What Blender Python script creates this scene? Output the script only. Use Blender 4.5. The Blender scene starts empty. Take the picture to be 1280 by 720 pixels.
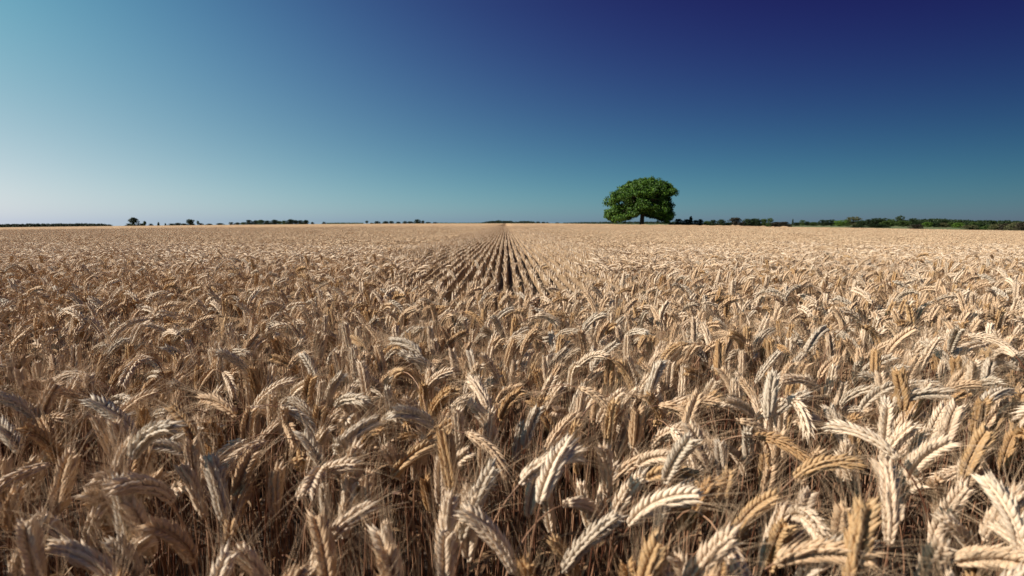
import bpy, math, random
import numpy as np
from mathutils import Vector, Matrix, Euler
random.seed(7); RNG = np.random.default_rng(7)
scene = bpy.context.scene
COL = scene.collection
R = math.radians
F_PX = 640.0            # focal length in pixels of the 1280 wide photograph
CAM_Z = 1.18            # eye height
TOP = 0.84              # mean height of the crop
FIELD_X = 32.5          # right-hand edge of the field, runs parallel to the drill rows
SUN_EL, SUN_AZ = 36.0, -103.0   # azimuth from +Y, clockwise positive

# ------------------------------------------------------------------ terrain
def g(x, y):
    """very gently crowned land: falls away to both sides"""
    r = np.sqrt(x * x + y * y)
    return -(0.0078 + .0034 * (x < 0)) * x * x / (r + 12.0)
def gf(x, y): return float(g(np.float64(x), np.float64(y)))

# ------------------------------------------------------------------ materials
def new_mat(name):
    m = bpy.data.materials.new(name); m.use_nodes = True
    nt = m.node_tree; nt.nodes.clear()
    out = nt.nodes.new('ShaderNodeOutputMaterial')
    b = nt.nodes.new('ShaderNodeBsdfPrincipled')
    nt.links.new(b.outputs[0], out.inputs[0])
    return m, nt, b, out
def N(nt, t, **kw):
    n = nt.nodes.new(t)
    for k, v in kw.items(): setattr(n, k, v)
    return n
def ramp(nt, stops, interp='LINEAR'):
    n = nt.nodes.new('ShaderNodeValToRGB'); n.color_ramp.interpolation = interp
    e = n.color_ramp.elements
    while len(e) < len(stops): e.new(0.5)
    for i, (p, c) in enumerate(stops):
        e[i].position = p; e[i].color = (*c, 1)
    return n
def noise(nt, scale, detail=4, rough=0.6, coord='Object', stretch=None):
    tc = N(nt, 'ShaderNodeTexCoord'); n = N(nt, 'ShaderNodeTexNoise')
    n.inputs['Scale'].default_value = scale; n.inputs['Detail'].default_value = detail
    n.inputs['Roughness'].default_value = rough
    if stretch:
        mp = N(nt, 'ShaderNodeMapping'); mp.inputs['Scale'].default_value = stretch
        nt.links.new(tc.outputs[coord], mp.inputs[0]); nt.links.new(mp.outputs[0], n.inputs['Vector'])
    else: nt.links.new(tc.outputs[coord], n.inputs['Vector'])
    return n
def bump(nt, b, src, strength, dist):
    bp = N(nt, 'ShaderNodeBump'); bp.inputs['Strength'].default_value = strength; bp.inputs['Distance'].default_value = dist
    nt.links.new(src, bp.inputs['Height']); nt.links.new(bp.outputs[0], b.inputs['Normal'])

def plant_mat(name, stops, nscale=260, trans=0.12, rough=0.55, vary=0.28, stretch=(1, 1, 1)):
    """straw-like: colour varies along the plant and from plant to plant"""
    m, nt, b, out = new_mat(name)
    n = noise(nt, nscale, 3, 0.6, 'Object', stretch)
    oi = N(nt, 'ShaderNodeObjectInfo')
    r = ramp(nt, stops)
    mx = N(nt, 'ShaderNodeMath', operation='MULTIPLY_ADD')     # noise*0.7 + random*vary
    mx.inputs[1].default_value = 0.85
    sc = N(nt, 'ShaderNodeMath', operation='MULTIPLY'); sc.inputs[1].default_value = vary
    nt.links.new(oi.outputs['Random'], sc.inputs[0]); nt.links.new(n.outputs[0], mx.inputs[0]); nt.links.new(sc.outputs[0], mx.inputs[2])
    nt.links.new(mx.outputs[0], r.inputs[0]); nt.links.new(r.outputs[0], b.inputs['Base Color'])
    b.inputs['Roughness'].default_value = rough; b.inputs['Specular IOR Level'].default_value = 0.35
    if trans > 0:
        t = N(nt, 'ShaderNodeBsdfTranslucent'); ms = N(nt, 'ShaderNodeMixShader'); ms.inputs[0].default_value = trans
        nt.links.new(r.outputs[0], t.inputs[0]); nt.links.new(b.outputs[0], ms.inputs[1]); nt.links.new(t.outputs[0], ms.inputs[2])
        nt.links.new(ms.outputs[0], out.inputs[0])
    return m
EAR_COLS = {
 'cream': [(0.15, (0.52, 0.365, 0.25)), (0.5, (0.70, 0.545, 0.39)), (0.9, (0.85, 0.72, 0.555))],
 'straw gold': [(0.15, (0.43, 0.27, 0.15)), (0.5, (0.61, 0.425, 0.26)), (0.9, (0.74, 0.57, 0.40))],
 'tan brown': [(0.15, (0.33, 0.17, 0.075)), (0.5, (0.49, 0.30, 0.14)), (0.9, (0.62, 0.44, 0.25))],
 'greyish': [(0.15, (0.40, 0.31, 0.22)), (0.5, (0.58, 0.48, 0.365)), (0.9, (0.72, 0.63, 0.51))],
}
EAR_NAMES = list(EAR_COLS)
M_EAR = {k: plant_mat('ear ' + k, v) for k, v in EAR_COLS.items()}
M_PALE = plant_mat('ear pale straw', [(0.15, (0.50, 0.345, 0.205)), (0.5, (0.62, 0.45, 0.285)), (0.9, (0.71, 0.55, 0.37))])
M_AWN = plant_mat('awn', [(0.1, (0.46, 0.29, 0.165)), (0.9, (0.72, 0.54, 0.36))], 60, 0.25, 0.5)
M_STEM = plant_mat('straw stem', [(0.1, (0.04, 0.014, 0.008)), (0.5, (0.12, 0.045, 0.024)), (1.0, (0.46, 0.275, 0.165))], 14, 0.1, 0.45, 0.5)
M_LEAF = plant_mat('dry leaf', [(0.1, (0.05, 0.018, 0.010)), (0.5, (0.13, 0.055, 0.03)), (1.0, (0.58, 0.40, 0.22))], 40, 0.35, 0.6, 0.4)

# ------------------------------------------------------------------ mesh collector
class MB:
    def __init__(s): s.v = []; s.f = []; s.m = []; s.n = 0
    def add(s, v, f, mi=0):
        v = np.asarray(v, float); f = np.asarray(f, int)
        s.v.append(v); s.f.append(f + s.n); s.m.append(np.full(len(f), mi)); s.n += len(v)
    def mesh(s, name, mats, smooth=True):
        me = bpy.data.meshes.new(name)
        if s.n:
            V = np.concatenate(s.v)
            faces = []; mi = []
            for f, m in zip(s.f, s.m): faces.extend(f.tolist()); mi.extend(m.tolist())
            me.from_pydata(V.tolist(), [], faces)
            for mm in mats: me.materials.append(mm)
            me.polygons.foreach_set('material_index', mi)
            if smooth: me.polygons.foreach_set('use_smooth', [True] * len(faces))
            me.update()
        return me
def obj(name, me, parent=None, loc=(0, 0, 0)):
    o = bpy.data.objects.new(name, me); COL.objects.link(o); o.location = loc
    if parent: o.parent = parent
    return o
def tag(o, label=None, cat=None, group=None, kind=None):
    if label: o['label'] = label
    if cat: o['category'] = cat
    if group: o['group'] = group
    if kind: o['kind'] = kind
    return o

def tube(mb, pts, rad, seg=5, mi=0, cap=True):
    pts = np.asarray(pts, float); n = len(pts)
    T = np.gradient(pts, axis=0); T /= np.linalg.norm(T, axis=1)[:, None] + 1e-12
    up = np.array([0.13, 0.97, 0.2]) if abs(T[0][1]) < 0.9 else np.array([1., 0, 0.1])
    A = np.cross(T, up); A /= np.linalg.norm(A, axis=1)[:, None]
    B = np.cross(T, A)
    a = np.arange(seg) * 2 * math.pi / seg
    rad = np.broadcast_to(np.asarray(rad, float), (n,))
    V = (pts[:, None] + rad[:, None, None] * (np.cos(a)[None, :, None] * A[:, None] + np.sin(a)[None, :, None] * B[:, None])).reshape(-1, 3)
    i, j = np.meshgrid(np.arange(n - 1), np.arange(seg), indexing='ij')
    k = (j + 1) % seg
    Fq = np.stack([i * seg + j, i * seg + k, (i + 1) * seg + k, (i + 1) * seg + j], -1).reshape(-1, 4)
    mb.add(V, Fq, mi)

# ------------------------------------------------------------------ wheat
def floret_template(seg, rings):
    # along +z from 0 to 1, unit half width; pointed tip, keeled outer side (+x)
    V = []; 
    for z, r in rings:
        for k in range(seg):
            a = 2 * math.pi * k / seg
            V.append((math.cos(a) * r * (1.0 if math.cos(a) < 0.5 else 1.18), math.sin(a) * r, z))
    F = []
    for i in range(len(rings) - 1):
        for k in range(seg):
            F.append((i * seg + k, i * seg + (k + 1) % seg, (i + 1) * seg + (k + 1) % seg, (i + 1) * seg + k))
    return np.array(V), np.array(F)
FT0 = floret_template(6, [(0, .35), (.18, .88), (.36, 1.0), (.6, .74), (.84, .30), (1.12, .02)])
FT1 = floret_template(4, [(0, .4), (.38, 1.0), (.72, .62), (1.05, .03)])

def centerline(th0, th1, stem_h, ear_l, bend_len, lean, rs):
    """curve in the xz plane bending towards +x; returns stem points, ear points"""
    n = 26; P = [np.array([0., 0., 0.])]; th = lean
    lo = stem_h - bend_len
    P.append(P[0] + lo * 0.5 * np.array([math.sin(lean), 0, math.cos(lean)]))
    P.append(P[-1] + lo * 0.5 * np.array([math.sin(lean), 0, math.cos(lean)]))
    k = 9
    for i in range(k):
        u = (i + 1) / k; th = lean + (th0 - lean) * u ** 1.6
        P.append(P[-1] + bend_len / k * np.array([math.sin(th), 0, math.cos(th)]))
    E = [P[-1].copy()]; m = 14
    for i in range(m):
        u = (i + .5) / m; th = th0 + (th1 - th0) * u
        E.append(E[-1] + ear_l / m * np.array([math.sin(th), 0, math.cos(th)]))
    return np.array(P), np.array(E)

def interp(E, u):
    x = np.clip(u, 0, 1) * (len(E) - 1); i = int(min(x, len(E) - 2)); f = x - i
    p = E[i] * (1 - f) + E[i + 1] * f
    a = E[max(i - 1, 0)]; b = E[min(i + 2, len(E) - 1)]
    t = b - a; return p, t / np.linalg.norm(t)

def build_ear(mb, E, rs, lod, twist, fat=1.0, mi=0, awn=None, ami=0):
    nsp = {0: 23, 1: 15}[lod]; tv, tf = FT0 if lod == 0 else FT1
    L = 0.0152 * fat if lod == 0 else 0.0165 * fat
    W = 0.0027 * fat if lod == 0 else 0.0036 * fat
    tube(mb, E, [0.0022] * len(E), 4, mi)
    yv = np.array([0, 1., 0])
    for i in range(nsp):
        u = (i + .3 + rs.uniform(-.22, .22)) / nsp * 0.95
        p, t = interp(E, u)
        nrm = np.cross(t, yv); nrm /= np.linalg.norm(nrm)
        a = twist + 0.5 * u
        side = math.cos(a) * nrm + math.sin(a) * yv
        flat = np.cross(t, side)
        sgn = 1 if i % 2 == 0 else -1
        s = side * sgn
        prof = min(1.0, 0.62 + 2.6 * u) * (1.0 if u < 0.72 else 1.0 - 0.9 * (u - 0.72))
        kk = [(-1, .82), (0, 1.0), (1, .82)] if lod == 0 else [(-.8, .9), (.8, .9)]
        for q, sz in kk:
            j = rs.uniform(-1, 1, 3)
            d = t * 1.0 + s * (0.40 + .10 * j[0]) + flat * (0.30 * q + .10 * j[1]); d /= np.linalg.norm(d)
            ox = s - d * np.dot(s, d); ox /= np.linalg.norm(ox); oy = np.cross(d, ox)
            l = L * prof * sz * (1 + .22 * j[2]); w = W * (0.55 + 0.45 * prof) * sz
            base = p + s * 0.0021 * fat * prof + flat * q * 0.0026 * fat * prof
            V = base + tv[:, 0:1] * w * ox + tv[:, 1:2] * w * 0.92 * oy + tv[:, 2:3] * l * d
            mb.add(V, tf, mi)
            if awn is not None and (q != 0 or i > nsp * .5) and rs.random() < (0.58 if lod == 0 else 0.36):
                al = rs.uniform(.04, .072) * (0.75 + .4 * u)
                ad = t + s * rs.uniform(.12, .42) + flat * (q * .22 + rs.uniform(-.14, .14)); ad /= np.linalg.norm(ad)
                tip = base + d * l
                crv = (s * rs.uniform(-.1, .15) + np.array([0, 0, -.12])) * al
                ns = 4 if lod == 0 else 3
                uu = np.linspace(0, 1, ns)[:, None]
                pts = tip + ad * al * uu + crv * uu ** 2
                r0 = 0.00024 if lod == 0 else 0.00032
                tube(awn, pts, np.linspace(r0, r0 * .35, ns), 3, ami)

def build_leaf(mb, z0, rs, mi=0, az=None):
    az = rs.uniform(0, 2 * math.pi) if az is None else az
    d = np.array([math.cos(az), math.sin(az), 0]); w = np.array([-math.sin(az), math.cos(az), 0])
    L = rs.uniform(.12, .22); n = 9; p = np.array([0, 0, z0]); th = rs.uniform(.15, .5); V = []
    k = rs.uniform(1.6, 3.2) ; tw = rs.uniform(-1.5, 1.5)
    for i in range(n):
        u = i / (n - 1); hw = 0.0042 * math.sin(math.pi * min(1, .12 + u * .88)) ** .6 * (1 - .3 * u)
        a = tw * u * 2
        wv = w * math.cos(a) + np.array([0, 0, 1]) * math.sin(a) * .8
        V += [p + wv * hw, p - np.array([0, 0, .0012]), p - wv * hw]
        th2 = th + k * u
        p = p + L / (n - 1) * (d * math.sin(th2) + np.array([0, 0, math.cos(th2)]))
    F = []
    for i in range(n - 1):
        b = i * 3; F += [(b, b + 1, b + 4, b + 3), (b + 1, b + 2, b + 5, b + 4)]
    mb.add(V, F, mi)

# posture: (word, th0, th1) in degrees, bending towards local +x
POST = [('upright', 2, 8), ('upright', 6, 20), ('leaning', 16, 42), ('leaning', 24, 58),
        ('arching', 28, 82), ('arching', 42, 104), ('arching', 34, 76), ('drooping', 78, 150), ('drooping', 95, 165), ('leaning', 12, 60), ('arching', 22, 92), ('upright', 10, 32)]
def stalk_meshes(idx, lod, joined):
    rs = np.random.default_rng(100 + idx * 3 + 0)
    word, a0, a1 = POST[idx % len(POST)]
    a0 = R(a0 + rs.uniform(-5, 5)); a1 = R(a1 + rs.uniform(-10, 10))
    ear_l = rs.uniform(.072, .102) if lod == 0 else rs.uniform(.064, .088); lean = R(rs.uniform(-3, 4))
    P, E = centerline(a0, a1, 0.78, ear_l, rs.uniform(.10, .2) + .04 * (a0 > .6), min(lean, a0), rs)
    dz = TOP - max(E[:, 2].max(), P[:, 2].max()); P[1:, 2] += dz; E[:, 2] += dz      # the highest point stands at crop height
    P[1] = (P[0] + P[2]) / 2 + np.array([rs.uniform(-.004, .004), rs.uniform(-.004, .004), 0])
    ear, awn, stem, leaf = MB(), MB(), MB(), []
    if joined: awn = stem = ear
    twist = rs.uniform(0, math.pi); fat = rs.uniform(1.10, 1.38) if lod == 0 else rs.uniform(1.05, 1.25)
    build_ear(ear, E, rs, lod, twist, fat, 0, awn, 1 if joined else 0)
    sr = np.interp(np.linspace(0, 1, len(P)), [0, .3, 1], [.0018, .0015, .00095])
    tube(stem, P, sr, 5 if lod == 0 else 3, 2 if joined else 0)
    for k in range(2 if lod == 0 else 1):
        if rs.random() < .62:
            if not joined: leaf.append(MB())
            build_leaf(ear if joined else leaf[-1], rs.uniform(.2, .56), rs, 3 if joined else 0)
    tip = E[7]
    return word, ear, awn, stem, leaf, tip

LIB = bpy.data.collections.new('wheat shapes')     # meshes that the crop draws its plants from, not in the scene
NV0, NV1 = 24, 16
lib_count = 0
def lib_add(me):
    global lib_count
    o = bpy.data.objects.new('v%04d' % lib_count, me); LIB.objects.link(o); lib_count += 1
NEAR = []       # parts for the individually built stalks
for i in range(NV0):
    word, ear, awn, stem, leaf, tip = stalk_meshes(i, 0, False)
    NEAR.append(dict(word=word, ear=ear.mesh('ear', [M_EAR['cream']]), awn=awn.mesh('awns', [M_AWN]),
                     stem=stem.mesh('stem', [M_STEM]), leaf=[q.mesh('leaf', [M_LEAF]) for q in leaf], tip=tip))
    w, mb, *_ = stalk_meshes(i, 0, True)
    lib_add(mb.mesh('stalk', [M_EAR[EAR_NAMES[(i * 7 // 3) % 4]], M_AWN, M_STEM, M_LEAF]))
for i in range(NV1):
    w, mb, *_ = stalk_meshes(i + 50, 1, True)
    lib_add(mb.mesh('stalk', [M_EAR[EAR_NAMES[[0, 1, 0, 2, 1, 0, 3, 1][i % 8]]], M_AWN, M_STEM, M_LEAF]))

# tufts of many ears for the middle distance
def simple_ear(mb, base, az, a0, a1, L, r, rs, mi, awn_mi=3, awns=3, z_top=None):
    d = np.array([math.cos(az), math.sin(az), 0]); up = np.array([0, 0, 1.]); n = 6
    stem_l = .16; pts = [np.zeros(3)]
    for i in range(3): th = a0 * ((i + 1) / 3) ** 1.6; pts.append(pts[-1] + stem_l / 3 * (d * math.sin(th) + up * math.cos(th)))
    E = [pts[-1]]
    for i in range(n - 1): th = a0 + (a1 - a0) * (i + .5) / (n - 1); E.append(E[-1] + L / (n - 1) * (d * math.sin(th) + up * math.cos(th)))
    pts = np.array(pts); E = np.array(E)
    off = base - np.array([0, 0, max(E[:, 2].max(), 0)])
    pts = pts + off; E = E + off
    tube(mb, pts, .0016, 3, 2)
    rr = r * np.array([.55, .95, 1.1, 1.0, .75, .15]) * (1 + .12 * rs.uniform(-1, 1, 6))
    tube(mb, E, rr, 5, mi)
    t = E[-1] - E[-2]; t /= np.linalg.norm(t)
    for k in range(awns):
        q = E[rs.integers(2, 6)]; v = t + rs.uniform(-.3, .3, 3); v /= np.linalg.norm(v)
        tube(mb, [q, q + v * rs.uniform(.04, .07)], [.0006, .0003], 3, awn_mi)
def tuft(seed, size, count, jz, upright=False, far=False):
    rs = np.random.default_rng(seed); mb = MB()
    for k in range(count):
        if upright: x, y = rs.normal(0, .0045), rs.uniform(-.25, .25)
        else: x, y = rs.uniform(-size / 2, size / 2, 2)
        if upright: az = rs.choice([R(90), R(-90)]) + rs.normal(0, .22); a0 = rs.uniform(0, .25); a1 = a0 + rs.uniform(.1, 1.1)
        else:
            az = rs.normal(0, 1.3) + (math.pi if rs.random() < .35 else 0); a0 = rs.uniform(0, 1.2); a1 = a0 + rs.uniform(.2, 1.3)
        zt = rs.normal(0, jz)
        simple_ear(mb, np.array([x, y, min(zt, 2.2 * jz)]), az, a0, a1, rs.uniform(.07, .095) * (.75 if upright else 1), rs.uniform(.0055, .0075) * (.8 if upright else 1), rs, [0, 0, 1, 0, 1, 0][k % 6] if not upright else k % 2, 3, 2 if not upright else 1)
    return mb.mesh('tuft', [M_PALE, M_EAR['straw gold'], M_AWN, M_AWN] if far else [M_EAR['cream'], M_EAR['straw gold'], M_STEM, M_AWN])
V_TUFT = lib_count
for i in range(8): lib_add(tuft(300 + i, .5, 120, .014))
V_FAR = lib_count
for i in range(6): lib_add(tuft(350 + i, .5, 135, .007, far=True))
V_ROW = lib_count
for i in range(6): lib_add(tuft(400 + i, .5, 15, .005, True))

def wts(n, off):
    w_ = np.array([{'upright': .42 / 3, 'leaning': .31 / 3, 'arching': .18 / 4, 'drooping': .09 / 2}[POST[(i + off) % len(POST)][0]] for i in range(n)])
    return w_ / w_.sum()
W0, W1 = wts(NV0, 0), wts(NV1, 50)
# ---- where every plant stands
ROW = 0.068; VP = .0125      # drill rows run very slightly to the left of straight ahead
pts = []     # x, y, z, vid, rotz, tiltx, tilty, scale
near_c = []  # candidates for individual stalks
pitch = math.atan((360 - 278.8) / F_PX)
cp, sp_ = math.cos(pitch), math.sin(pitch)
def project(x, y, z):
    dz = z - CAM_Z
    dep = y * cp - dz * sp_; v = y * sp_ + dz * cp
    if dep < .05: return None
    return 640 + F_PX * x / dep, 360 - F_PX * v / dep, dep
rs = np.random.default_rng(21)
def center_rows(x, y):     # 0 = ordinary crop, 1 = clean drill rows
    a = np.clip((y - 2.25) / 0.7, 0, 1); wdt = 0.35 + 0.20 * np.minimum(y, 7.0)
    return a * np.clip((wdt - np.abs(x + VP * y)) / 0.5, 0, 1)
step = .053; ys = np.arange(-.9, 5.2, step)
for y in ys:
    hw = max(1.5, 1.45 * y + .9)
    for x in np.arange(-hw, hw, step):
        px, py = x + rs.uniform(-.5, .5) * step, y + rs.uniform(-.5, .5) * step
        patch = math.sin(px * 5.1 + 1.3 * math.sin(py * 3.7)) * math.sin(py * 4.3 + 2 + 1.1 * math.sin(px * 2.9))   # thin and thick stands
        if rs.random() < (.04 - .14 * patch if py < 1.5 else .10 - .16 * patch): continue
        if rs.random() < 1.15 * center_rows(px, py) and rs.random() < .985: continue
        fall = 1 if py < 4.2 else max(0, 1 - (py - 4.2))
        if rs.random() > fall: continue
        d2 = math.hypot(px, py)
        s = float(np.clip(rs.normal(1.0, .028), .92, 1.06)) if rs.random() < .82 else rs.uniform(.86, 1.10)
        if d2 < .5: s = min(s, 1.02)
        # most heads nod to the right and slightly towards the viewer, others to the left
        rot = rs.normal(-.25, .85) if rs.random() < .66 else rs.normal(math.pi + .2, .7)
        tx, ty = rs.normal(0, .07, 2)
        lod0 = d2 < 1.9
        vid = int(rs.choice(NV0, p=W0)) if lod0 else NV0 + int(rs.choice(NV1, p=W1))
        p = [px, py, gf(px, py), vid, rot, tx, ty, s]
        if lod0:
            tip = NEAR[vid]['tip'] * s
            M = Euler((tx, ty, rot)).to_matrix(); w = M @ Vector(tip) + Vector((px, py, p[2]))
            if (w - Vector((0, 0, CAM_Z))).length < .235: continue
            pr = project(*w)
            if pr and -30 < pr[0] < 1310 and pr[1] < 745:
                near_c.append((float((w - Vector((0, 0, CAM_Z))).length), p, pr)); continue
        pts.append(p)
near_c.sort(key=lambda q: q[0])
indiv = near_c[:300]; pts += [q[1] for q in near_c[300:]]

# tufts to the side and beyond
def clump(x, y): return 0.018 * np.sin(x * 1.9 + np.sin(y * 1.3)) * np.sin(y * 1.6 + 1.7 * np.sin(x * .8)) + .012 * np.sin(x * .31 + 2) * np.sin(y * .23)
y = 4.0
while y < 78:
    st = .34 if y < 16 else (.42 if y < 40 else .62)
    hw = min(1.35 * y + 2, 80)
    for x in np.arange(-hw, min(hw, FIELD_X - .3), st):
        px, py = x + rs.uniform(-.5, .5) * st, y + rs.uniform(-.5, .5) * st
        if rs.random() < center_rows(px, py) * 1.2: continue
        if py > 5 and abs(px + VP * py) < (1.15 if py < 20 else .9) + .6 * rs.random(): continue
        hgt = TOP + clump(px, py) - .012 + (rs.uniform(-.02, .015))
        if y > 50: hgt -= .04 * (y - 50) / 28
        pts.append([px, py, gf(px, py) + hgt, (V_FAR + int(rs.integers(0, 6)) if rs.random() < (y - 5) / 5 else V_TUFT + int(rs.integers(0, 8))), rs.normal(0, .45) , 0, 0, rs.uniform(.9, 1.1)])
    y += st
# drill rows
nrow = 30
for r_ in range(-nrow, nrow + 1):
    y = 2.35 + rs.uniform(0, .4)
    while y < 62:
        x = r_ * ROW - VP * y
        if rs.random() < center_rows(x, y) * 1.6 and rs.random() < .95:
            pts.append([x, y, gf(x, y) + TOP - .012 + .006 * math.sin(y * 2.1 + r_ * 2), V_ROW + int(rs.integers(0, 6)), rs.normal(0, .015) + (math.pi if rs.random() < .5 else 0), 0, 0, rs.uniform(.85, 1.0)])
        y += .40 if y < 22 else .5

# ---- the body of the crop: one continuous mat of straw, with real furrows between the drill rows
def sheet_z(X, Y):
    c = center_rows(X, Y)
    X = X + VP * Y
    c = np.where(Y > 7, np.clip((1.8 - np.abs(X)) / 1.5, 0, 1), c)
    rows = np.clip(.42 - .8 * np.cos(X * 2 * math.pi / ROW + math.pi), 0, 1) ** .7   # ridge at x = k*ROW
    ridge = TOP - .03 + .015 * np.clip((Y - 10) / 15, 0, 1) - (.075 - .045 * np.clip((Y - 9) / 34, 0, 1)) * (1 - rows) * (.25 + .75 * np.clip((1.7 - np.abs(X)) / .9, 0, 1)) + .007 * np.sin(Y * 3.3 + np.round(X / ROW) * 2.3)
    mat = TOP - .062 + clump(X, Y)
    far = np.clip((Y - 30) / 40, 0, 1); mat = mat + .034 * far + .014 * np.clip((Y - 6) / 6, 0, 1)
    z = mat * (1 - c) + ridge * c
    front = np.clip((Y - 2.1) / .6, 0, 1) ** .6
    return (.30 + (z - .30) * front)
sv, sf, sm = [], [], []
def grid(X, Y, Z, mi):
    n, m = X.shape; b = sum(len(a) for a in sv)
    sv.append(np.stack([X, Y, Z + g(X, Y)], -1).reshape(-1, 3))
    i, j = np.meshgrid(np.arange(n - 1), np.arange(m - 1), indexing='ij')
    q = np.stack([i * m + j, i * m + j + 1, (i + 1) * m + j + 1, (i + 1) * m + j], -1).reshape(-1, 4) + b
    sf.append(q); sm.append(np.full(len(q), mi))
yy = 2.1 * (420 / 2.1) ** np.linspace(0, 1, 420)
tt = np.linspace(0, 1, 460)[None, :]
Yg = np.repeat(yy[:, None], 460, 1)
xmin = -np.maximum(1.9 * yy, 4)[:, None]; xmax = np.minimum(np.maximum(1.9 * yy, 4), FIELD_X)[:, None]
Xg = xmin + (xmax - xmin) * tt
rr = np.random.default_rng(5)
Zg = sheet_z(Xg, Yg) + rr.normal(0, 1, Xg.shape) * (.006 * np.clip(Yg / 8, .3, 1) + .05 * np.clip((Yg - 40) / 30, 0, 1))
inner = (np.abs(Xg + VP * Yg) < 1.95)
Zg = np.where(inner, Zg - .14, Zg)
Zg[:, -1] = .02; Zg[-1, :] = .02
grid(Xg, Yg, Zg, 0)
xs = np.arange(-2.1, 2.1001, ROW / 8)
yy2 = 2.1 * (420 / 2.1) ** np.linspace(0, 1, 700)
Xc = np.repeat(xs[None, :], len(yy2), 0); Yc = np.repeat(yy2[:, None], len(xs), 1); Xc = Xc - VP * Yc
Zc = sheet_z(Xc, Yc) + rr.normal(0, .0035, Xc.shape)
grid(Xc, Yc, Zc, 0)
SV = np.concatenate(sv); SF = np.concatenate(sf)
P = np.array(pts)
nS, nP = len(SV), len(P)
me = bpy.data.meshes.new('wheat_field')
me.vertices.add(nS + nP); me.vertices.foreach_set('co', np.concatenate([SV, P[:, :3]]).ravel())
me.loops.add(len(SF) * 4); me.loops.foreach_set('vertex_index', SF.ravel().astype(np.int32))
me.polygons.add(len(SF)); me.polygons.foreach_set('loop_start', np.arange(0, len(SF) * 4, 4, dtype=np.int32))
me.update(calc_edges=True); me.polygons.foreach_set('use_smooth', [True] * len(SF))
def attr(name, typ, vals, key='value'):
    a = me.attributes.new(name, typ, 'POINT'); a.data.foreach_set(key, np.ascontiguousarray(vals).ravel())
z0 = np.zeros(nS)
attr('is_plant', 'BOOLEAN', np.concatenate([z0, np.ones(nP)]).astype(bool))
attr('vid', 'INT', np.concatenate([z0, P[:, 3]]).astype(np.int32))
attr('rot', 'FLOAT_VECTOR', np.concatenate([np.zeros((nS, 3)), P[:, [5, 6, 4]]]).astype(np.float32), 'vector')
attr('scl', 'FLOAT', np.concatenate([z0, P[:, 7]]).astype(np.float32))

# straw mat material
m, nt, b, out = new_mat('straw mat')
n1 = noise(nt, 38, 6, .75, 'Object', (2.2, .6, 1)); n2 = noise(nt, .35, 4, .6)
r1 = ramp(nt, [(.26, (.32, .19, .105)), (.44, (.48, .33, .20)), (.7, (.62, .45, .295))])
r2 = ramp(nt, [(.3, (.88, .84, .80)), (.7, (1.06, 1.04, 1.0))])
mul = N(nt, 'ShaderNodeMix', data_type='RGBA', blend_type='MULTIPLY'); mul.inputs[0].default_value = 1
nt.links.new(n1.outputs[0], r1.inputs[0]); nt.links.new(n2.outputs[0], r2.inputs[0])
nt.links.new(r1.outputs[0], mul.inputs[6]); nt.links.new(r2.outputs[0], mul.inputs[7]); nt.links.new(mul.outputs[2], b.inputs['Base Color'])
b.inputs['Roughness'].default_value = .9; b.inputs['Specular IOR Level'].default_value = .1
bump(nt, b, n1.outputs[0], 1.0, .05)
me.materials.append(m)
field = obj('wheat_field', me)
tag(field, 'ripe golden wheat field running in drill rows to the horizon', 'wheat field', kind='stuff')
ng = bpy.data.node_groups.new('sow wheat', 'GeometryNodeTree')
ng.interface.new_socket('Geometry', in_out='INPUT', socket_type='NodeSocketGeometry')
ng.interface.new_socket('Geometry', in_out='OUTPUT', socket_type='NodeSocketGeometry')
gi = ng.nodes.new('NodeGroupInput'); go = ng.nodes.new('NodeGroupOutput')
def named(name, typ):
    n = ng.nodes.new('GeometryNodeInputNamedAttribute'); n.data_type = typ; n.inputs[0].default_value = name; return n.outputs[0]
sep = ng.nodes.new('GeometryNodeSeparateGeometry'); sep.domain = 'POINT'
ci = ng.nodes.new('GeometryNodeCollectionInfo'); ci.inputs[0].default_value = LIB; ci.inputs[1].default_value = True; ci.inputs[2].default_value = True
ip = ng.nodes.new('GeometryNodeInstanceOnPoints'); ip.inputs['Pick Instance'].default_value = True
jn = ng.nodes.new('GeometryNodeJoinGeometry')
L = ng.links.new
L(gi.outputs[0], sep.inputs[0]); L(named('is_plant', 'BOOLEAN'), sep.inputs[1])
L(sep.outputs[0], ip.inputs['Points']); L(ci.outputs[0], ip.inputs['Instance']); L(named('vid', 'INT'), ip.inputs['Instance Index'])
er = ng.nodes.new('FunctionNodeEulerToRotation'); L(named('rot', 'FLOAT_VECTOR'), er.inputs[0])
L(er.outputs[0], ip.inputs['Rotation']); L(named('scl', 'FLOAT'), ip.inputs['Scale'])
L(sep.outputs[1], jn.inputs[0]); L(ip.outputs[0], jn.inputs[0]); L(jn.outputs[0], go.inputs[0])
md = field.modifiers.new('sow', 'NODES'); md.node_group = ng
print('plants as stuff', nP, 'candidates', len(near_c), 'sheet', nS)

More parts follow.
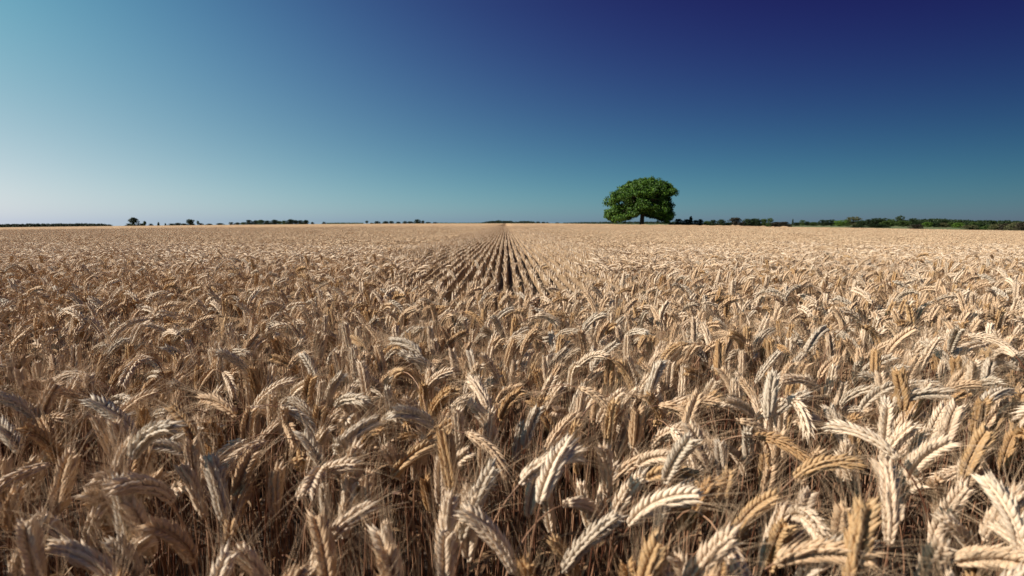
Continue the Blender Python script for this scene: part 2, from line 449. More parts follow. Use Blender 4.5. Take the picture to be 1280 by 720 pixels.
# ---- the 300 nearest stalks, each an object of its own
cols_rs = np.random.default_rng(77); recs = []
for dist, p, pr in indiv:
    v = NEAR[p[3]]; col = EAR_NAMES[int(cols_rs.choice(4, p=[.50, .22, .14, .14]))]
    e = bpy.data.objects.new('wheat_stalk', None); COL.objects.link(e); e.empty_display_size = .02
    e.location = p[:3]; e.rotation_euler = (p[5], p[6], p[4]); e.scale = (p[7],) * 3
    ear = obj('ear', v['ear'], e); ear.material_slots[0].link = 'OBJECT'; ear.material_slots[0].material = M_EAR[col]
    obj('awns', v['awn'], ear); obj('stem', v['stem'], e)
    for lf in v['leaf']: obj('leaf', lf, e)
    right = math.cos(p[4]) > 0
    wd = v['word']
    post = {'upright': 'upright', 'leaning': 'leaning right' if right else 'leaning left',
            'arching': 'arched over rightwards' if right else 'arched over leftwards',
            'drooping': 'drooping down rightwards' if right else 'drooping down leftwards'}[wd]
    recs.append([e, col, post, pr])
ORD = ['first', 'second', 'third', 'fourth', 'fifth', 'sixth', 'seventh', 'eighth', 'ninth', 'tenth', 'eleventh', 'twelfth', 'thirteenth', 'fourteenth', 'fifteenth']
ysorted = sorted(r_[3][1] for r_ in recs); n3 = len(ysorted)
def band(yp):
    k = sum(1 for q in ysorted if q > yp) * 6 // n3
    return ['along the bottom edge', 'just above the bottom edge', 'low in the foreground', 'in the middle foreground', 'in the upper foreground', 'in the farther foreground'][min(k, 5)]
groups = {}
for r_ in recs: groups.setdefault((r_[1], r_[2], band(r_[3][1])), []).append(r_)
for (col, post, bd), rl in groups.items():
    rl.sort(key=lambda q: q[3][0])
    for i, r_ in enumerate(rl):
        lab = f'{col} wheat ear {post} {bd}'
        if len(rl) > 1: lab += f', {ORD[i]} from left'
        tag(r_[0], lab, 'wheat stalk', 'wheat stalks standing in the foreground')

# ------------------------------------------------------------------ ground
def ground_mesh(name, rings, nseg, mat, a0=0, a1=360, xlim=None, dz=0):
    mb = MB(); th = np.radians(np.linspace(a0, a1, nseg + 1)); rg = np.concatenate([[0.01], np.geomspace(.5, rings, 90)])
    Rr, T = np.meshgrid(rg, th, indexing='ij'); X = Rr * np.sin(T); Y = Rr * np.cos(T)
    return X, Y
rg = np.concatenate([[0.01], np.geomspace(.5, 6000, 110)]); th = np.radians(np.linspace(0, 360, 181))
Rr, T = np.meshgrid(rg, th, indexing='ij'); X = Rr * np.sin(T); Y = Rr * np.cos(T); Z = g(X, Y)
def to_mesh(name, X, Y, Z, mat):
    n, m_ = X.shape; i, j = np.meshgrid(np.arange(n - 1), np.arange(m_ - 1), indexing='ij')
    q = np.stack([i * m_ + j, i * m_ + j + 1, (i + 1) * m_ + j + 1, (i + 1) * m_ + j], -1).reshape(-1, 4)
    q = q[:, ::-1]
    mb = MB(); mb.add(np.stack([X, Y, Z], -1).reshape(-1, 3), q); return mb.mesh(name, [mat])
m, nt, b, out = new_mat('soil'); n = noise(nt, 9, 8, .7); r = ramp(nt, [(.3, (.035, .022, .014)), (.7, (.11, .07, .045))])
nt.links.new(n.outputs[0], r.inputs[0]); nt.links.new(r.outputs[0], b.inputs['Base Color']); b.inputs['Roughness'].default_value = .95; bump(nt, b, n.outputs[0], .8, .03)
tag(obj('ground', to_mesh('ground', X, Y, Z, m)), kind='structure')
m, nt, b, out = new_mat('meadow grass'); n = noise(nt, .06, 8, .65); r = ramp(nt, [(.3, (.05, .085, .022)), (.5, (.10, .125, .04)), (.7, (.20, .19, .085))])
nt.links.new(n.outputs[0], r.inputs[0]); nt.links.new(r.outputs[0], b.inputs['Base Color']); b.inputs['Roughness'].default_value = .9
xx = FIELD_X + .6 + np.concatenate([[0], np.geomspace(1, 3500, 60)]); ym = np.concatenate([-np.geomspace(300, 2, 20), [0], np.geomspace(2, 4000, 70)])
X, Y = np.meshgrid(xx, ym, indexing='ij')
tag(obj('meadow', to_mesh('meadow', X, Y, g(X, Y) + .03, m)), kind='structure')
m, nt, b, out = new_mat('far pasture'); n = noise(nt, .02, 6, .6); r = ramp(nt, [(.35, (.09, .10, .04)), (.6, (.28, .22, .12))])
nt.links.new(n.outputs[0], r.inputs[0]); nt.links.new(r.outputs[0], b.inputs['Base Color']); b.inputs['Roughness'].default_value = .9
xx = np.linspace(-3500, FIELD_X + .4, 160); ym = np.geomspace(424, 4000, 60); X, Y = np.meshgrid(xx, ym, indexing='ij')
tag(obj('pasture', to_mesh('pasture', X, Y, g(X, Y) + .03, m)), kind='structure')

# ------------------------------------------------------------------ trees
def leaf_mat(name, c0, c1, c2, trans=.25):
    m, nt, b, out = new_mat(name)
    n = noise(nt, .9, 3, .6); wn = N(nt, 'ShaderNodeNewGeometry')
    mx = N(nt, 'ShaderNodeMath', operation='MULTIPLY_ADD'); mx.inputs[1].default_value = .5
    nt.links.new(wn.outputs['Random Per Island'], mx.inputs[0])
    s = N(nt, 'ShaderNodeMath', operation='MULTIPLY'); s.inputs[1].default_value = .6; nt.links.new(n.outputs[0], s.inputs[0]); nt.links.new(s.outputs[0], mx.inputs[2])
    r = ramp(nt, [(.2, c0), (.5, c1), (.85, c2)]); nt.links.new(mx.outputs[0], r.inputs[0]); nt.links.new(r.outputs[0], b.inputs['Base Color'])
    b.inputs['Roughness'].default_value = .55; b.inputs['Specular IOR Level'].default_value = .3
    t = N(nt, 'ShaderNodeBsdfTranslucent'); ms = N(nt, 'ShaderNodeMixShader'); ms.inputs[0].default_value = trans
    nt.links.new(r.outputs[0], t.inputs[0]); nt.links.new(b.outputs[0], ms.inputs[1]); nt.links.new(t.outputs[0], ms.inputs[2]); nt.links.new(ms.outputs[0], out.inputs[0])
    return m
G_OAK = leaf_mat('oak leaf', (.014, .034, .006), (.036, .092, .010), (.11, .205, .020), .14)
G_DARK = leaf_mat('dark leaf', (.010, .022, .008), (.018, .036, .011), (.034, .058, .016), .12)
G_MID = leaf_mat('mid leaf', (.028, .055, .013), (.055, .095, .022), (.10, .15, .035))
G_OLIVE = leaf_mat('olive leaf', (.06, .07, .03), (.11, .115, .05), (.17, .16, .075))
G_BRIGHT = leaf_mat('bright leaf', (.05, .10, .012), (.09, .17, .022), (.14, .23, .035))
G_BROWN = leaf_mat('brown leaf', (.024, .022, .013), (.045, .038, .024), (.085, .07, .045))
m, nt, b, out = new_mat('bark'); n = noise(nt, 6, 6, .7, 'Object', (1, 1, .25)); r = ramp(nt, [(.3, (.03, .022, .016)), (.7, (.10, .075, .055))])
nt.links.new(n.outputs[0], r.inputs[0]); nt.links.new(r.outputs[0], b.inputs['Base Color']); b.inputs['Roughness'].default_value = .9; bump(nt, b, n.outputs[0], .8, .05)
BARK = m

def leaves(mb, C, rad, count, size, rs, flat=.75):
    """count leaf sprays scattered through a lumpy clump"""
    d = rs.normal(0, 1, (count, 3)); d /= np.linalg.norm(d, axis=1)[:, None]
    r = rs.uniform(.25, 1, (count, 1)) ** .5 * rad * rs.uniform(.8, 1.2, (count, 1)); p = C + d * r * np.array([1, 1, flat])
    nrm = d * .8 + rs.normal(0, .55, (count, 3)) + np.array([0, 0, .35]); nrm /= np.linalg.norm(nrm, axis=1)[:, None]
    a = np.cross(nrm, rs.normal(0, 1, (count, 3))); a /= np.linalg.norm(a, axis=1)[:, None]; bb = np.cross(nrm, a)
    s = size * rs.uniform(.6, 1.35, (count, 1))
    k = rs.uniform(.45, .8, (count, 1))
    V = np.stack([p - a * s, p - bb * s * k, p + a * s, p + bb * s * k + nrm * s * .25], 1).reshape(-1, 3)
    mb.add(V, np.arange(count * 4).reshape(-1, 4))

def limb(mb, p0, p1, r0, r1, rs, n=8, sag=.0, wob=.06):
    u = np.linspace(0, 1, n)[:, None]; d = p1 - p0; L = np.linalg.norm(d)
    w = np.cumsum(rs.normal(0, wob * L / n, (n, 3)), 0); w -= w[0]; w = w - u * w[-1]
    P = p0 + d * u + w + np.array([0, 0, 1]) * (sag * L * np.sin(u * math.pi))
    tube(mb, P, np.linspace(r0, r1, n), 8 if r0 > .1 else 5); return P

# the big lone oak
D = 128.0; ox = (801 - 640) / F_PX * D
oak = bpy.data.objects.new('oak_tree', None); COL.objects.link(oak); oak.location = (ox, D, gf(ox, D) - .05)
tag(oak, 'large lone broad-crowned green oak at the right edge of the wheat field', 'tree')
rs = np.random.default_rng(11); S = D / F_PX
prof_top = [(-9.6, 5.0), (-8.6, 7.0), (-7.2, 8.6), (-5.2, 10.2), (-3.2, 11.4), (-1.0, 12.1), (.8, 12.5), (2.6, 12.0), (4.6, 11.6), (6.2, 10.8), (7.0, 9.0), (7.9, 7.0), (8.4, 4.6)]
prof_bot = [(-9.6, 4.6), (-8.8, 2.4), (-6.6, 1.7), (-4.6, 1.9), (-3.0, 2.3), (-1.2, 3.4), (0, 3.6), (1.4, 3.2), (2.6, 2.5), (4.6, 2.3), (6.6, 1.3), (7.8, 1.9), (8.6, 4.4)]
def pt(pr, x): return float(np.interp(x, [a for a, _ in pr], [b_ for _, b_ in pr]))
cl = [(np.array(q_[:3]), q_[3]) for q_ in ((6.5, -1, 5.6, 1.25), (6.6, 0, 3.9, 1.1), (6.0, .5, 7.3, 1.3), (4.8, -1, 9.2, 1.2), (5.2, -2, 6.6, 1.3), (.8, 0, 11.4, 1.1), (6.4, -.5, 2.6, .9), (-7.6, -.5, 6.1, 1.1), (-8.0, -.5, 4.1, 1.2), (-7.4, .5, 2.9, 1.1))]
tries = 0
while len(cl) < 235 and tries < 30000:
    tries += 1
    x = rs.uniform(-9.0, 7.1); yd = rs.uniform(-7.6, 7.6)
    hw = 9.3 if x < 0 else 7.9
    rr_ = math.hypot(x / hw, yd / 8.0)
    if rr_ > .97: continue
    top, bot = pt(prof_top, x), pt(prof_bot, x)
    mid = bot * .62 + top * .38; sh = math.sqrt(max(0, 1 - (yd / 8.0) ** 2))
    if abs(x) / hw > .85: sh = sh ** .8
    zt, zb = mid + (top - mid) * sh, mid - (mid - bot) * sh ** .5
    rad = rs.uniform(.7, 1.7)
    if x + rad > 7.9 or x - rad < -9.6: continue
    u = rs.random()
    z = zt - rad * .75 if u < .5 else (zb + rad * .6 if u < .68 else rs.uniform(zb + .6, zt - .8))
    if z < zb + .35 * rad: continue
    # a window of sky low on the right of the trunk
    if 2.6 < x < 5.0 and 3.2 < z < 6.0 and rs.random() < .6: continue
    if -4.6 < x < -3.6 and 5.5 < z < 7.0 and rs.random() < .7: continue
    c = np.array([x, yd, z])
    if any(np.linalg.norm((c - q[0])) < .57 * (rad + q[1]) * .9 for q in cl): continue
    cl.append((c, rad))
tr = MB()
T0 = np.array([0, 0, -.1]); T1 = np.array([.05, 0, 3.6])
trunk_pts = limb(tr, T0, T1, .62, .46, rs, 9, 0, .02)
for k in range(7):
    a = k * 2 * math.pi / 7; tube(tr, [np.array([math.cos(a) * .85, math.sin(a) * .85, -.08]), np.array([math.cos(a) * .5, math.sin(a) * .5, .25]), np.array([math.cos(a) * .3, math.sin(a) * .3, .95])], [.10, .2, .16], 6)
mains = []
for k in range(9):
    a = k * 2 * math.pi / 9 + rs.uniform(-.2, .2); rr_ = rs.uniform(4.0, 6.2); z = rs.uniform(6.0, 9.0)
    if k in (0, 4): z = 4.8
    e = np.array([math.cos(a) * rr_, math.sin(a) * rr_, z]); P_ = limb(tr, T1 - np.array([0, 0, rs.uniform(0, .9)]), e, .26, .09, rs, 10, .06, .10); mains.append(P_)
P_ = limb(tr, T1, np.array([.3, .2, 10.2]), .34, .08, rs, 10, 0, .08); mains.append(P_)
allm = np.concatenate([q[3:] for q in mains])
for c, rad in cl:
    j = np.argmin(np.linalg.norm(allm - c, axis=1) + .25 * np.abs(allm[:, 2] - c[2] + 1)); limb(tr, allm[j], c, .07, .02, rs, 6, .08, .10)
obj('trunk', tr.mesh('oak trunk', [BARK]), oak)
cr = MB()
for c, rad in cl:
    leaves(cr, c, rad, int(210 * rad), .21, rs)
    for q in range(3):       # smaller sprigs that break the outline
        d = rs.normal(0, 1, 3); d /= np.linalg.norm(d); leaves(cr, c + d * rad * .95, rad * .35, 22, .17, rs)
obj('crown', cr.mesh('oak crown', [G_OAK], False), oak)

# kinds of smaller trees and bushes, one metre high and wide, scaled where they stand
def small_tree(seed, kind):
    rs = np.random.default_rng(seed); cr, tr = MB(), MB()
    n = 80 if kind not in ('bush', 'full') else 115
    if kind == 'full': zlo, lay = .03, lambda z: (max(.05, 1 - z ** 3) * (.82 + .18 * min(1, z * 3))) ** .5 * .5
    elif kind == 'round': zlo, lay = .06, lambda z: math.sqrt(max(.05, 1 - abs((z - .50) / .52) ** 3)) * .5
    elif kind == 'bush': zlo, lay = .02, lambda z: (max(.05, 1 - z ** 3.5)) ** .5 * .5
    elif kind == 'cone': zlo, lay = .08, lambda z: .5 * (1.02 - z) ** .75
    elif kind == 'umbrella': zlo, lay = .42, lambda z: math.sqrt(max(.05, 1 - ((z - .68) / .34) ** 2)) * .5
    for k in range(n):
        z = rs.uniform(zlo, .93); r = lay(z) * rs.uniform(.2, 1.0); a = rs.uniform(0, 2 * math.pi); rad = rs.uniform(.07, .14) * (1.0 if kind != 'cone' else .8)
        r = max(0, r - rad * .4)
        leaves(cr, np.array([math.cos(a) * r, math.sin(a) * r, min(z, 1 - rad * .8)]), rad, 46, .028, rs, .85)
        if k % 8 == 0: limb(tr, np.array([0, 0, z * .45]), np.array([math.cos(a) * r, math.sin(a) * r, z]), .012, .005, rs, 4)
    limb(tr, np.array([0, 0, -.02]), np.array([0.01, 0, .78]), .032, .010, rs, 6, 0, .03)
    return cr, tr
KINDS = {}
for kd in ('round', 'bush', 'cone', 'umbrella', 'full'):
    KINDS[kd] = []
    for s_ in range(3):
        c, t_ = small_tree(hash(kd) % 7 + len(kd) * 31 + s_ * 5, kd) if False else small_tree(len(kd) * 31 + s_ * 5, kd)
        KINDS[kd].append((c.mesh(kd + ' crown', [G_DARK], False), t_.mesh(kd + ' trunk', [BARK])))
NAMES = {'full': 'spreading_tree', 'round': 'round_tree', 'bush': 'bush', 'cone': 'conical_tree', 'umbrella': 'tall_stemmed_tree'}
CATS = {'full': 'tree', 'round': 'tree', 'bush': 'bush', 'cone': 'tree', 'umbrella': 'tree'}
cnt = 0
def horizon(x): return 278.8 + (-gf((x - 640) / F_PX * 1000, 1000) / 1000 * F_PX)
def plant(xp, ytop, wp, d, kind, mat, label, group):
    """xp, ytop, wp: where it shows in the photograph; d: metres away"""
    global cnt
    X = (xp - 640) / F_PX * d; zg = gf(X, d)
    ztop = CAM_Z + (278.8 - ytop) / F_PX * d      # eye level is at 278.8
    h = ztop - zg; w = wp / F_PX * d * (1.35 if d < 200 else 1.2)
    e = bpy.data.objects.new(NAMES[kind], None); COL.objects.link(e); e.location = (X, d, zg); e.rotation_euler[2] = cnt * 2.1
    e.scale = (w, w, h)
    c, t_ = KINDS[kind][cnt % 3]; cnt += 1
    co = obj('crown', c, e); co.material_slots[0].link = 'OBJECT'; co.material_slots[0].material = mat
    obj('trunk', t_, e)
    tag(e, label, CATS[kind], group)
A = 'far trees along the left horizon'; Bg = 'trees of the small wood left of centre'; Cg = 'small trees on the middle horizon'; Dg = 'dark hedge bushes right of the oak'; Eg = 'trees beyond the meadow on the right'; Fg = 'bushes at the far side of the meadow'
TREES = [
 # left horizon
 (171, 271.6, 11, 420, 'full', G_DARK, 'biggest dark round tree on the left horizon', A),
 (165, 279.2, 8, 430, 'bush', G_DARK, 'low dark bush hugging the left foot of the biggest left horizon tree', A),
 (181, 279.2, 9, 430, 'bush', G_DARK, 'low dark bush just right of the biggest left horizon tree', A),
 (184.5, 276.2, 3.5, 520, 'umbrella', G_MID, 'thin faint tree poking above the bush beside the biggest left tree', A),
 (192, 279.4, 5, 500, 'bush', G_DARK, 'tiny bush midway between the biggest left tree and the little conical tree', A),
 (201.5, 277.4, 4.5, 480, 'cone', G_DARK, 'little dark conical tree on the left horizon', A),
 (210, 278.8, 3.5, 500, 'cone', G_DARK, 'tiniest pointed tree right of the little conical tree', A),
 (218, 279.3, 9, 520, 'bush', G_DARK, 'low bush at the left end of the low hedge before the umbrella-shaped tree', A),
 (225, 278.5, 9, 520, 'bush', G_DARK, 'highest bush of the low hedge left of the umbrella-shaped tree', A),
 (233, 279.2, 9, 520, 'bush', G_DARK, 'low bush at the right end of the hedge left of the umbrella-shaped tree', A),
 (241, 273.8, 8.5, 420, 'umbrella', G_DARK, 'umbrella-shaped dark tree on a bare stem on the left horizon', A),
 (242, 279, 9, 430, 'bush', G_DARK, 'dark bush at the foot of the umbrella-shaped tree', A),
 (250.5, 275.8, 3, 450, 'umbrella', G_MID, 'thin spindly tree just right of the umbrella-shaped tree', A),
 (254, 278.8, 7, 450, 'bush', G_DARK, 'dark bush under the thin spindly tree', A),
 (264, 279.4, 8, 500, 'bush', G_DARK, 'low dark bush after the gap right of the spindly tree', A),
 (278, 278.8, 9, 520, 'bush', G_DARK, 'low bush midway between the spindly tree and the small wood', A),
 (292, 277.6, 6, 520, 'round', G_DARK, 'small tree second left of the small wood', A),
 (299, 278.0, 7, 520, 'bush', G_DARK, 'bush touching the left end of the small wood', A),
 # small wood
 (307, 277.6, 8, 500, 'full', G_MID, 'lowest tree at the left end of the small wood', Bg),
 (314, 274.8, 9, 480, 'full', G_DARK, 'flat-topped tree, second from the left end of the small wood', Bg),
 (322, 275.4, 9, 490, 'full', G_DARK, 'third tree from the left end of the small wood', Bg),
 (329, 274.6, 10, 480, 'full', G_MID, 'greenish round tree, fourth from the left in the small wood', Bg),
 (337, 275.6, 9, 490, 'full', G_DARK, 'fifth tree from the left end of the small wood', Bg),
 (345, 274.6, 10, 480, 'full', G_DARK, 'sixth tree from the left, in the middle of the small wood', Bg),
 (352, 276.0, 8, 500, 'full', G_MID, 'lower greyer tree in the dip at the middle of the small wood', Bg),
 (358, 275.6, 8, 495, 'full', G_MID, 'grey-green tree just right of the dip in the small wood', Bg),
 (365, 274.0, 10, 480, 'full', G_DARK, 'tallest dark tree in the right half of the small wood', Bg),
 (372, 275.0, 8, 485, 'full', G_DARK, 'third dark tree from the right end of the small wood', Bg),
 (378, 275.2, 8, 485, 'full', G_DARK, 'second dark tree from the right end of the small wood', Bg),
 (384, 275.0, 8, 480, 'full', G_DARK, 'dark tree closing the right end of the small wood', Bg),
 (392.5, 277.4, 4, 500, 'bush', G_DARK, 'tiny dark bush right of the small wood', A),
 (407, 277.2, 5, 520, 'bush', G_DARK, 'second tiny dark bush right of the small wood', A),
 # middle horizon
 (460, 275.6, 3.2, 500, 'umbrella', G_DARK, 'slim lone tree at the left of the middle horizon', Cg),
 (466, 278.2, 4, 520, 'bush', G_DARK, 'tiny bush right of the slim lone tree on the middle horizon', Cg),
 (473, 276.4, 8, 520, 'bush', G_DARK, 'first dark bush of the broken row on the middle horizon', Cg),
 (483, 276.4, 8, 520, 'bush', G_DARK, 'second dark bush of the broken row on the middle horizon', Cg),
 (490.5, 276.2, 6, 520, 'bush', G_DARK, 'third dark bush of the broken row, before its gap', Cg),
 (499, 277.0, 6, 520, 'bush', G_DARK, 'bush standing alone in the gap of the broken row', Cg),
 (507, 276.4, 6, 520, 'bush', G_DARK, 'bush two places left of the domed tree on the middle horizon', Cg),
 (514, 276.6, 8, 520, 'bush', G_DARK, 'bush next left of the domed tree on the middle horizon', Cg),
 (523, 274.2, 9, 500, 'bush', G_DARK, 'domed tree-like clump, highest of the row on the middle horizon', Cg),
 (529.5, 275.6, 4, 500, 'bush', G_DARK, 'small bush leaning against the right of the domed clump', Cg),
 (536, 277.4, 7, 520, 'bush', G_DARK, 'low bush at the tail of the middle horizon row', Cg),
 (545, 277.6, 7, 520, 'bush', G_DARK, 'last low bush ending the middle horizon row', Cg),
 (672, 276.8, 6, 600, 'bush', G_DARK, 'dark bush nearest the drill rows, right of the vanishing point', Cg),
 (679, 277.2, 5, 600, 'bush', G_DARK, 'second bush right of the vanishing point of the rows', Cg),
 (684, 277.6, 4, 600, 'bush', G_DARK, 'third and smallest bush right of the vanishing point', Cg),
 (696, 277.9, 5, 600, 'bush', G_DARK, 'tiny bush standing alone between vanishing point and oak', Cg),
 # dark hedge right of the oak
 (838, 278.6, 9, 133, 'bush', G_DARK, 'dark bush half hidden behind the right side of the oak', Dg),
 (847, 273.4, 11, 133, 'bush', G_DARK, 'round dark bush first clear of the oak crown', Dg),
 (856, 274.0, 10, 134, 'bush', G_DARK, 'dark bush on the left shoulder of the pointed tree', Dg),
 (861.5, 270.0, 8, 134, 'cone', G_DARK, 'pointed dark tree, highest in the hedge beside the oak', Dg),
 (868, 275.0, 8, 134, 'bush', G_DARK, 'dark bush on the right shoulder of the pointed tree', Dg),
 (873, 273.8, 7, 134, 'bush', G_DARK, 'narrow dark bush closing the hedge clump with the pointed tree', Dg),
 (882, 276.0, 9, 135, 'bush', G_MID, 'low greenish bush after the first gap of the hedge', Dg),
 (890, 274.6, 9, 135, 'bush', G_DARK, 'left one of two equal dark bushes after the first gap', Dg),
 (899, 274.2, 10, 135, 'bush', G_DARK, 'right one of two equal dark bushes after the first gap', Dg),
 (909, 277.8, 9, 136, 'bush', G_DARK, 'lowest dark bush in the dip of the hedge', Dg),
 (918, 271.8, 17, 137, 'bush', G_BROWN, 'broad greyish brown bush rising after the dip of the hedge', Dg),
 (931, 273.4, 10, 136, 'bush', G_DARK, 'dark bush next right of the broad greyish bush', Dg),
 (941, 273.0, 14, 136, 'bush', G_DARK, 'long low domed dark bush before the light green one', Dg),
 (953, 273.4, 10, 136, 'bush', G_MID, 'light green bush near the right end of the hedge', Dg),
 (960, 272.4, 6, 138, 'round', G_MID, 'small round-headed tree behind the right end of the hedge', Dg),
 (969, 277.2, 14, 136, 'bush', G_BROWN, 'brownish bush, second from the right end of the hedge', Dg),
 (979, 277.0, 12, 136, 'bush', G_BROWN, 'brownish bush at the right end of the hedge', Dg),
 # beyond the meadow
 (988, 273.6, 3.2, 330, 'cone', G_DARK, 'slender dark tree like a spike right of the hedge end', Eg),
 (993, 278, 7, 330, 'bush', G_DARK, 'low dark bush at the foot of the slender spike tree', Eg),
 (1000, 274.8, 6, 340, 'round', G_MID, 'small round tree second right of the slender spike tree', Eg),
 (1006, 276.6, 5, 340, 'round', G_DARK, 'smaller dark tree between two green ones beyond the meadow', Eg),
 (1014, 277.4, 9, 340, 'bush', G_MID, 'low green bush left of the twin dark trees', Eg),
 (1026, 274.6, 10, 330, 'round', G_DARK, 'left one of the twin dark round trees', Eg),
 (1035.5, 274.4, 11, 330, 'round', G_DARK, 'right one of the twin dark round trees', Eg),
 (1047, 275.0, 13, 300, 'round', G_BRIGHT, 'bright green tree right of the twin dark trees', Eg),
 (1055, 274.2, 8, 310, 'round', G_MID, 'green tree between the bright tree and the big olive tree', Eg),
 (1063.5, 270.8, 15, 310, 'round', G_OLIVE, 'big olive-topped tree, broadest beyond the meadow', Eg),
 (1073, 275.2, 12, 300, 'round', G_DARK, 'dark tree next right of the big olive-topped tree', Eg),
 (1083, 274.0, 10, 420, 'round', G_DARK, 'far dark tree second right of the big olive-topped tree', Eg),
 (1092, 272.4, 12, 420, 'round', G_DARK, 'far dark tree forming the left top of the long clump', Eg),
 (1101, 272.4, 11, 420, 'round', G_DARK, 'far dark tree forming the right top of the long clump', Eg),
 (1106, 276.2, 14, 320, 'round', G_MID, 'mid green tree left below the tall bluish round tree', Eg),
 (1110, 273.8, 9, 400, 'round', G_MID, 'tree tucked against the left side of the tall bluish tree', Eg),
 (1120.5, 269.2, 9, 400, 'round', G_DARK, 'tall round-headed tree standing above its neighbours on the right', Eg),
 (1125, 276, 14, 320, 'round', G_MID, 'mid green tree right below the tall round-headed tree', Eg),
 (1137, 272.6, 9, 380, 'round', G_DARK, 'dark round tree right of the tall round-headed tree', Eg),
 (1146, 275.4, 11, 400, 'round', G_DARK, 'lower dark tree right of the dark round tree', Eg),
 (1155, 277.6, 9, 260, 'round', G_BRIGHT, 'bright green tree before the low wooded ridge', Eg),
 (1163.5, 276.8, 10, 260, 'round', G_DARK, 'dark tree wedged between two bright ones before the ridge', Eg),
 (1174, 278.4, 13, 260, 'bush', G_OLIVE, 'olive bush before the low wooded ridge', Fg),
 (1186, 277.8, 11, 260, 'round', G_MID, 'green tree left of the brightest green bush', Eg),
 (1194, 278.2, 12, 230, 'bush', G_BRIGHT, 'brightest green bush at the far side of the meadow', Fg),
 (1205, 276.6, 10, 260, 'round', G_DARK, 'dark tree between the brightest bush and olive scrub', Eg),
 (1213, 277.6, 9, 250, 'round', G_MID, 'green tree above the olive scrub on the right', Eg),
 (1068, 282.4, 18, 150, 'bush', G_DARK, 'low dark scrub at the field edge under the big olive-topped tree', Fg),
 (1088, 281.0, 15, 190, 'bush', G_DARK, 'dark scrub beyond the field edge left of the tall tree', Fg),
 (1100, 280.6, 14, 190, 'bush', G_DARK, 'dark scrub directly left below the tall round-headed tree', Fg),
 (1142, 280.4, 14, 150, 'bush', G_BROWN, 'brownish scrub under the dark round tree', Fg),
 (1209, 281.0, 15, 110, 'bush', G_OLIVE, 'olive scrub right of the brightest green bush', Fg),
 (1221, 280.0, 13, 120, 'bush', G_DARK, 'dark scrub left of the grey-brown thicket', Fg),
 (1232, 281.2, 13, 100, 'bush', G_MID, 'mid green scrub left of the grey-brown thicket', Fg),
 (1243, 279.6, 15, 90, 'bush', G_OLIVE, 'olive bush at the left end of the grey-brown thicket', Fg),
 (1254, 279.0, 15, 80, 'bush', G_BROWN, 'grey-brown bush in the thicket at the right edge of the photo', Fg),
 (1265, 278.0, 16, 75, 'bush', G_OLIVE, 'taller olive bush in the thicket at the right edge', Fg),
 (1277, 277.4, 18, 70, 'bush', G_BROWN, 'grey-brown bush cut by the right edge of the photo', Fg),
]
for t_ in TREES: plant(*t_)

# far woods that read as one mass
def wood(name, segs, d, mat, label, spread=60, seed=1, wscale=1.0):
    """segs: (x pixel, top pixel) polyline of the skyline"""
    rs = np.random.default_rng(seed); mb = MB(); xs_ = [a for a, _ in segs]; tops = [b_ for _, b_ in segs]
    x = xs_[0]
    while x < xs_[-1]:
        for row in range(2):
            dd = d + row * spread + rs.uniform(-.25, .25) * spread; xx_ = x + rs.uniform(-1, 1)
            X = (xx_ - 640) / F_PX * dd; zg = gf(X, dd)
            top = CAM_Z + (278.8 - np.interp(xx_, xs_, tops)) / F_PX * dd; h = (top - zg) * rs.uniform(.82, 1.06)
            w = (2.2 if wscale == 1 else 3) / F_PX * dd
            for k in range(5): 
                leaves(mb, np.array([X + rs.uniform(-.5, .5) * w, dd + rs.uniform(-.5, .5) * w, zg + h * (.2 + .65 * rs.random())]), min(h * .28, w), 24, h * .085, rs)
            leaves(mb, np.array([X, dd, zg + h * .8]), h * .22, 26, h * .07, rs)
            leaves(mb, np.array([X, dd, zg + h * .25]), h * .3, 26, h * .11, rs)
        x += 1.3
    tag(obj(name, mb.mesh(name, [mat], False)), label, 'woodland', kind='stuff')
wood('distant_wood', [(-60, 280.2), (0, 280.4), (20, 279.6), (60, 279.2), (100, 279.0), (132, 279.3), (143, 280.6)], 1100, G_DARK, 'long low dark wood at the far left end of the horizon', seed=2)
wood('distant_wood', [(412, 278.2), (430, 277.9), (455, 278.1)], 1200, G_MID, 'faint low wood between the small wood and the slim lone tree', seed=3)
wood('distant_wood', [(549, 278.0), (575, 278.2), (603, 277.9)], 1300, G_MID, 'faint thin strip of wood left of the dark rise', seed=4)
wood('distant_wood', [(602, 277.9), (612, 276.3), (624, 275.4), (634, 275.6), (640, 276.0), (641.5, 277.5)], 1200, G_DARK, 'dark domed wood at the left of the vanishing point', seed=5)
wood('distant_wood', [(643, 277.2), (652, 276.1), (660, 275.9), (667, 276.8), (669, 278.0)], 1000, G_DARK, 'dark wood just right of the vanishing point', seed=6)
wood('distant_wood', [(704, 278.1), (716, 277.7), (738, 277.2), (780, 276.8), (830, 276.8), (850, 277.2)], 900, G_DARK, 'thin dark line of wood passing behind the oak trunk', seed=7)
wood('distant_wood', [(990, 278), (1030, 277.6), (1060, 277), (1085, 275.6), (1130, 275.0), (1150, 274.0), (1160, 273.2), (1178, 273.0), (1188, 274.4), (1215, 275.4), (1250, 275.6), (1300, 276.2), (1340, 276.5)], 700, G_DARK, 'low wooded ridge along the far right horizon', seed=8)
wood('hedge_undergrowth', [(838, 281), (846, 279.4), (905, 279.2), (912, 280), (925, 278.8), (960, 279), (986, 279.6)], 139, G_DARK, 'dark tangled undergrowth filling the foot of the hedge right of the oak', spread=1.5, seed=9, wscale=1)

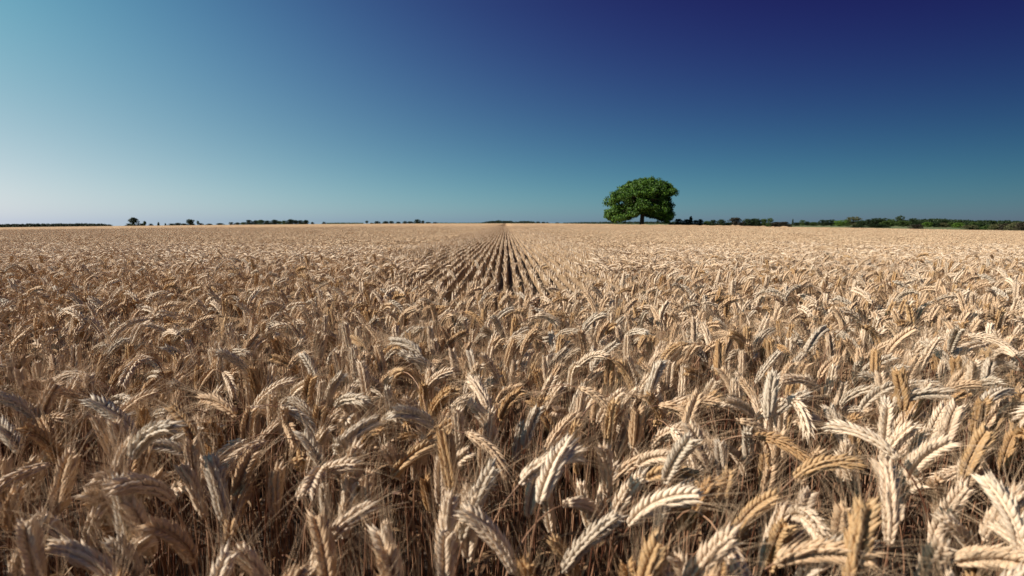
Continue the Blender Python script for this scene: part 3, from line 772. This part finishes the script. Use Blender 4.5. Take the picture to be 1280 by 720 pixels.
# ------------------------------------------------------------------ light, sky, camera
w = bpy.data.worlds.new('World'); scene.world = w; w.use_nodes = True; nt = w.node_tree; nt.nodes.clear()
wo = N(nt, 'ShaderNodeOutputWorld'); bg = N(nt, 'ShaderNodeBackground'); sky = N(nt, 'ShaderNodeTexSky')
sky.sky_type = 'NISHITA'; sky.sun_disc = False; sky.sun_elevation = R(SUN_EL); sky.sun_rotation = R(SUN_AZ)
sky.air_density = 1.0; sky.dust_density = 0.6; sky.ozone_density = 2.5; sky.altitude = 0
tc = N(nt, 'ShaderNodeTexCoord'); sx = N(nt, 'ShaderNodeSeparateXYZ'); mz = N(nt, 'ShaderNodeMath', operation='MAXIMUM'); mz.inputs[1].default_value = .004; cx = N(nt, 'ShaderNodeCombineXYZ')
nt.links.new(tc.outputs['Generated'], sx.inputs[0]); nt.links.new(sx.outputs[0], cx.inputs[0]); nt.links.new(sx.outputs[1], cx.inputs[1]); nt.links.new(sx.outputs[2], mz.inputs[0]); nt.links.new(mz.outputs[0], cx.inputs[2])
nt.links.new(cx.outputs[0], sky.inputs[0])
# the deep polarised blue of the photograph: strongest away from the sun and high up, palest low beside it
EXPO = 0.46
GR = [[-1.244, -0.389, -0.802], [-2.248, -0.345, -0.548], [-0.098, -0.422, -0.432], [1.11, -0.28, 3.114], [-4.191, -5.448, -6.239], [1.366, -6.266, -1.843], [0.797, 0.377, 1.313], [1.195, -0.621, -0.373]]
def mth(op, a_, b_=None, c_=None):
    n = N(nt, 'ShaderNodeMath', operation=op)
    for i_, v_ in enumerate((a_, b_, c_)):
        if v_ is None: continue
        if isinstance(v_, (int, float)): n.inputs[i_].default_value = v_
        else: nt.links.new(v_, n.inputs[i_])
    return n.outputs[0]
s_ = mth('MINIMUM', mth('MAXIMUM', sx.outputs[0], -.72), .72); e_ = mth('MINIMUM', mz.outputs[0], .37)
ss, ee, se = mth('MULTIPLY', s_, s_), mth('MULTIPLY', e_, e_), mth('MULTIPLY', s_, e_)
low = mth('POWER', math.e, mth('MULTIPLY', e_, -12.0)); slow = mth('MULTIPLY', s_, low)
gc = N(nt, 'ShaderNodeCombineXYZ')
for ch in range(3):
    acc = GR[0][ch] - EXPO * math.log(2)
    for k_, v_ in enumerate((s_, ss, e_, ee, se, low, slow)): acc = mth('MULTIPLY_ADD', v_, GR[k_ + 1][ch], acc)
    nt.links.new(mth('POWER', math.e, acc), gc.inputs[ch])
vm = N(nt, 'ShaderNodeVectorMath', operation='MULTIPLY'); nt.links.new(sky.outputs[0], vm.inputs[0]); nt.links.new(gc.outputs[0], vm.inputs[1])
nt.links.new(vm.outputs[0], bg.inputs[0]); bg.inputs[1].default_value = .08; nt.links.new(bg.outputs[0], wo.inputs[0])
sl = bpy.data.lights.new('sun', 'SUN'); sl.energy = 5.0; sl.angle = R(.53); sl.color = (1, .895, .785)
so = bpy.data.objects.new('sun', sl); COL.objects.link(so); so.location = (-30, 0, 40)
dirv = Vector((math.cos(R(SUN_EL)) * math.sin(R(SUN_AZ)), math.cos(R(SUN_EL)) * math.cos(R(SUN_AZ)), math.sin(R(SUN_EL))))
so.rotation_euler = dirv.to_track_quat('Z', 'Y').to_euler()
cam = bpy.data.cameras.new('camera'); co = bpy.data.objects.new('camera', cam); COL.objects.link(co); scene.camera = co
co.location = (0, 0, CAM_Z); co.rotation_euler = (math.pi / 2 - pitch, 0, 0)
cam.sensor_width = 36; cam.lens = F_PX / 1280 * 36; cam.clip_start = .02; cam.clip_end = 12000
cam.dof.use_dof = True; cam.dof.focus_distance = 2.0; cam.dof.aperture_fstop = 5.6
scene.view_settings.view_transform = 'Standard'; scene.view_settings.look = 'None'; scene.view_settings.exposure = EXPO; scene.view_settings.gamma = 1
scene.cycles.max_bounces = 8; scene.cycles.diffuse_bounces = 5; scene.cycles.transmission_bounces = 4
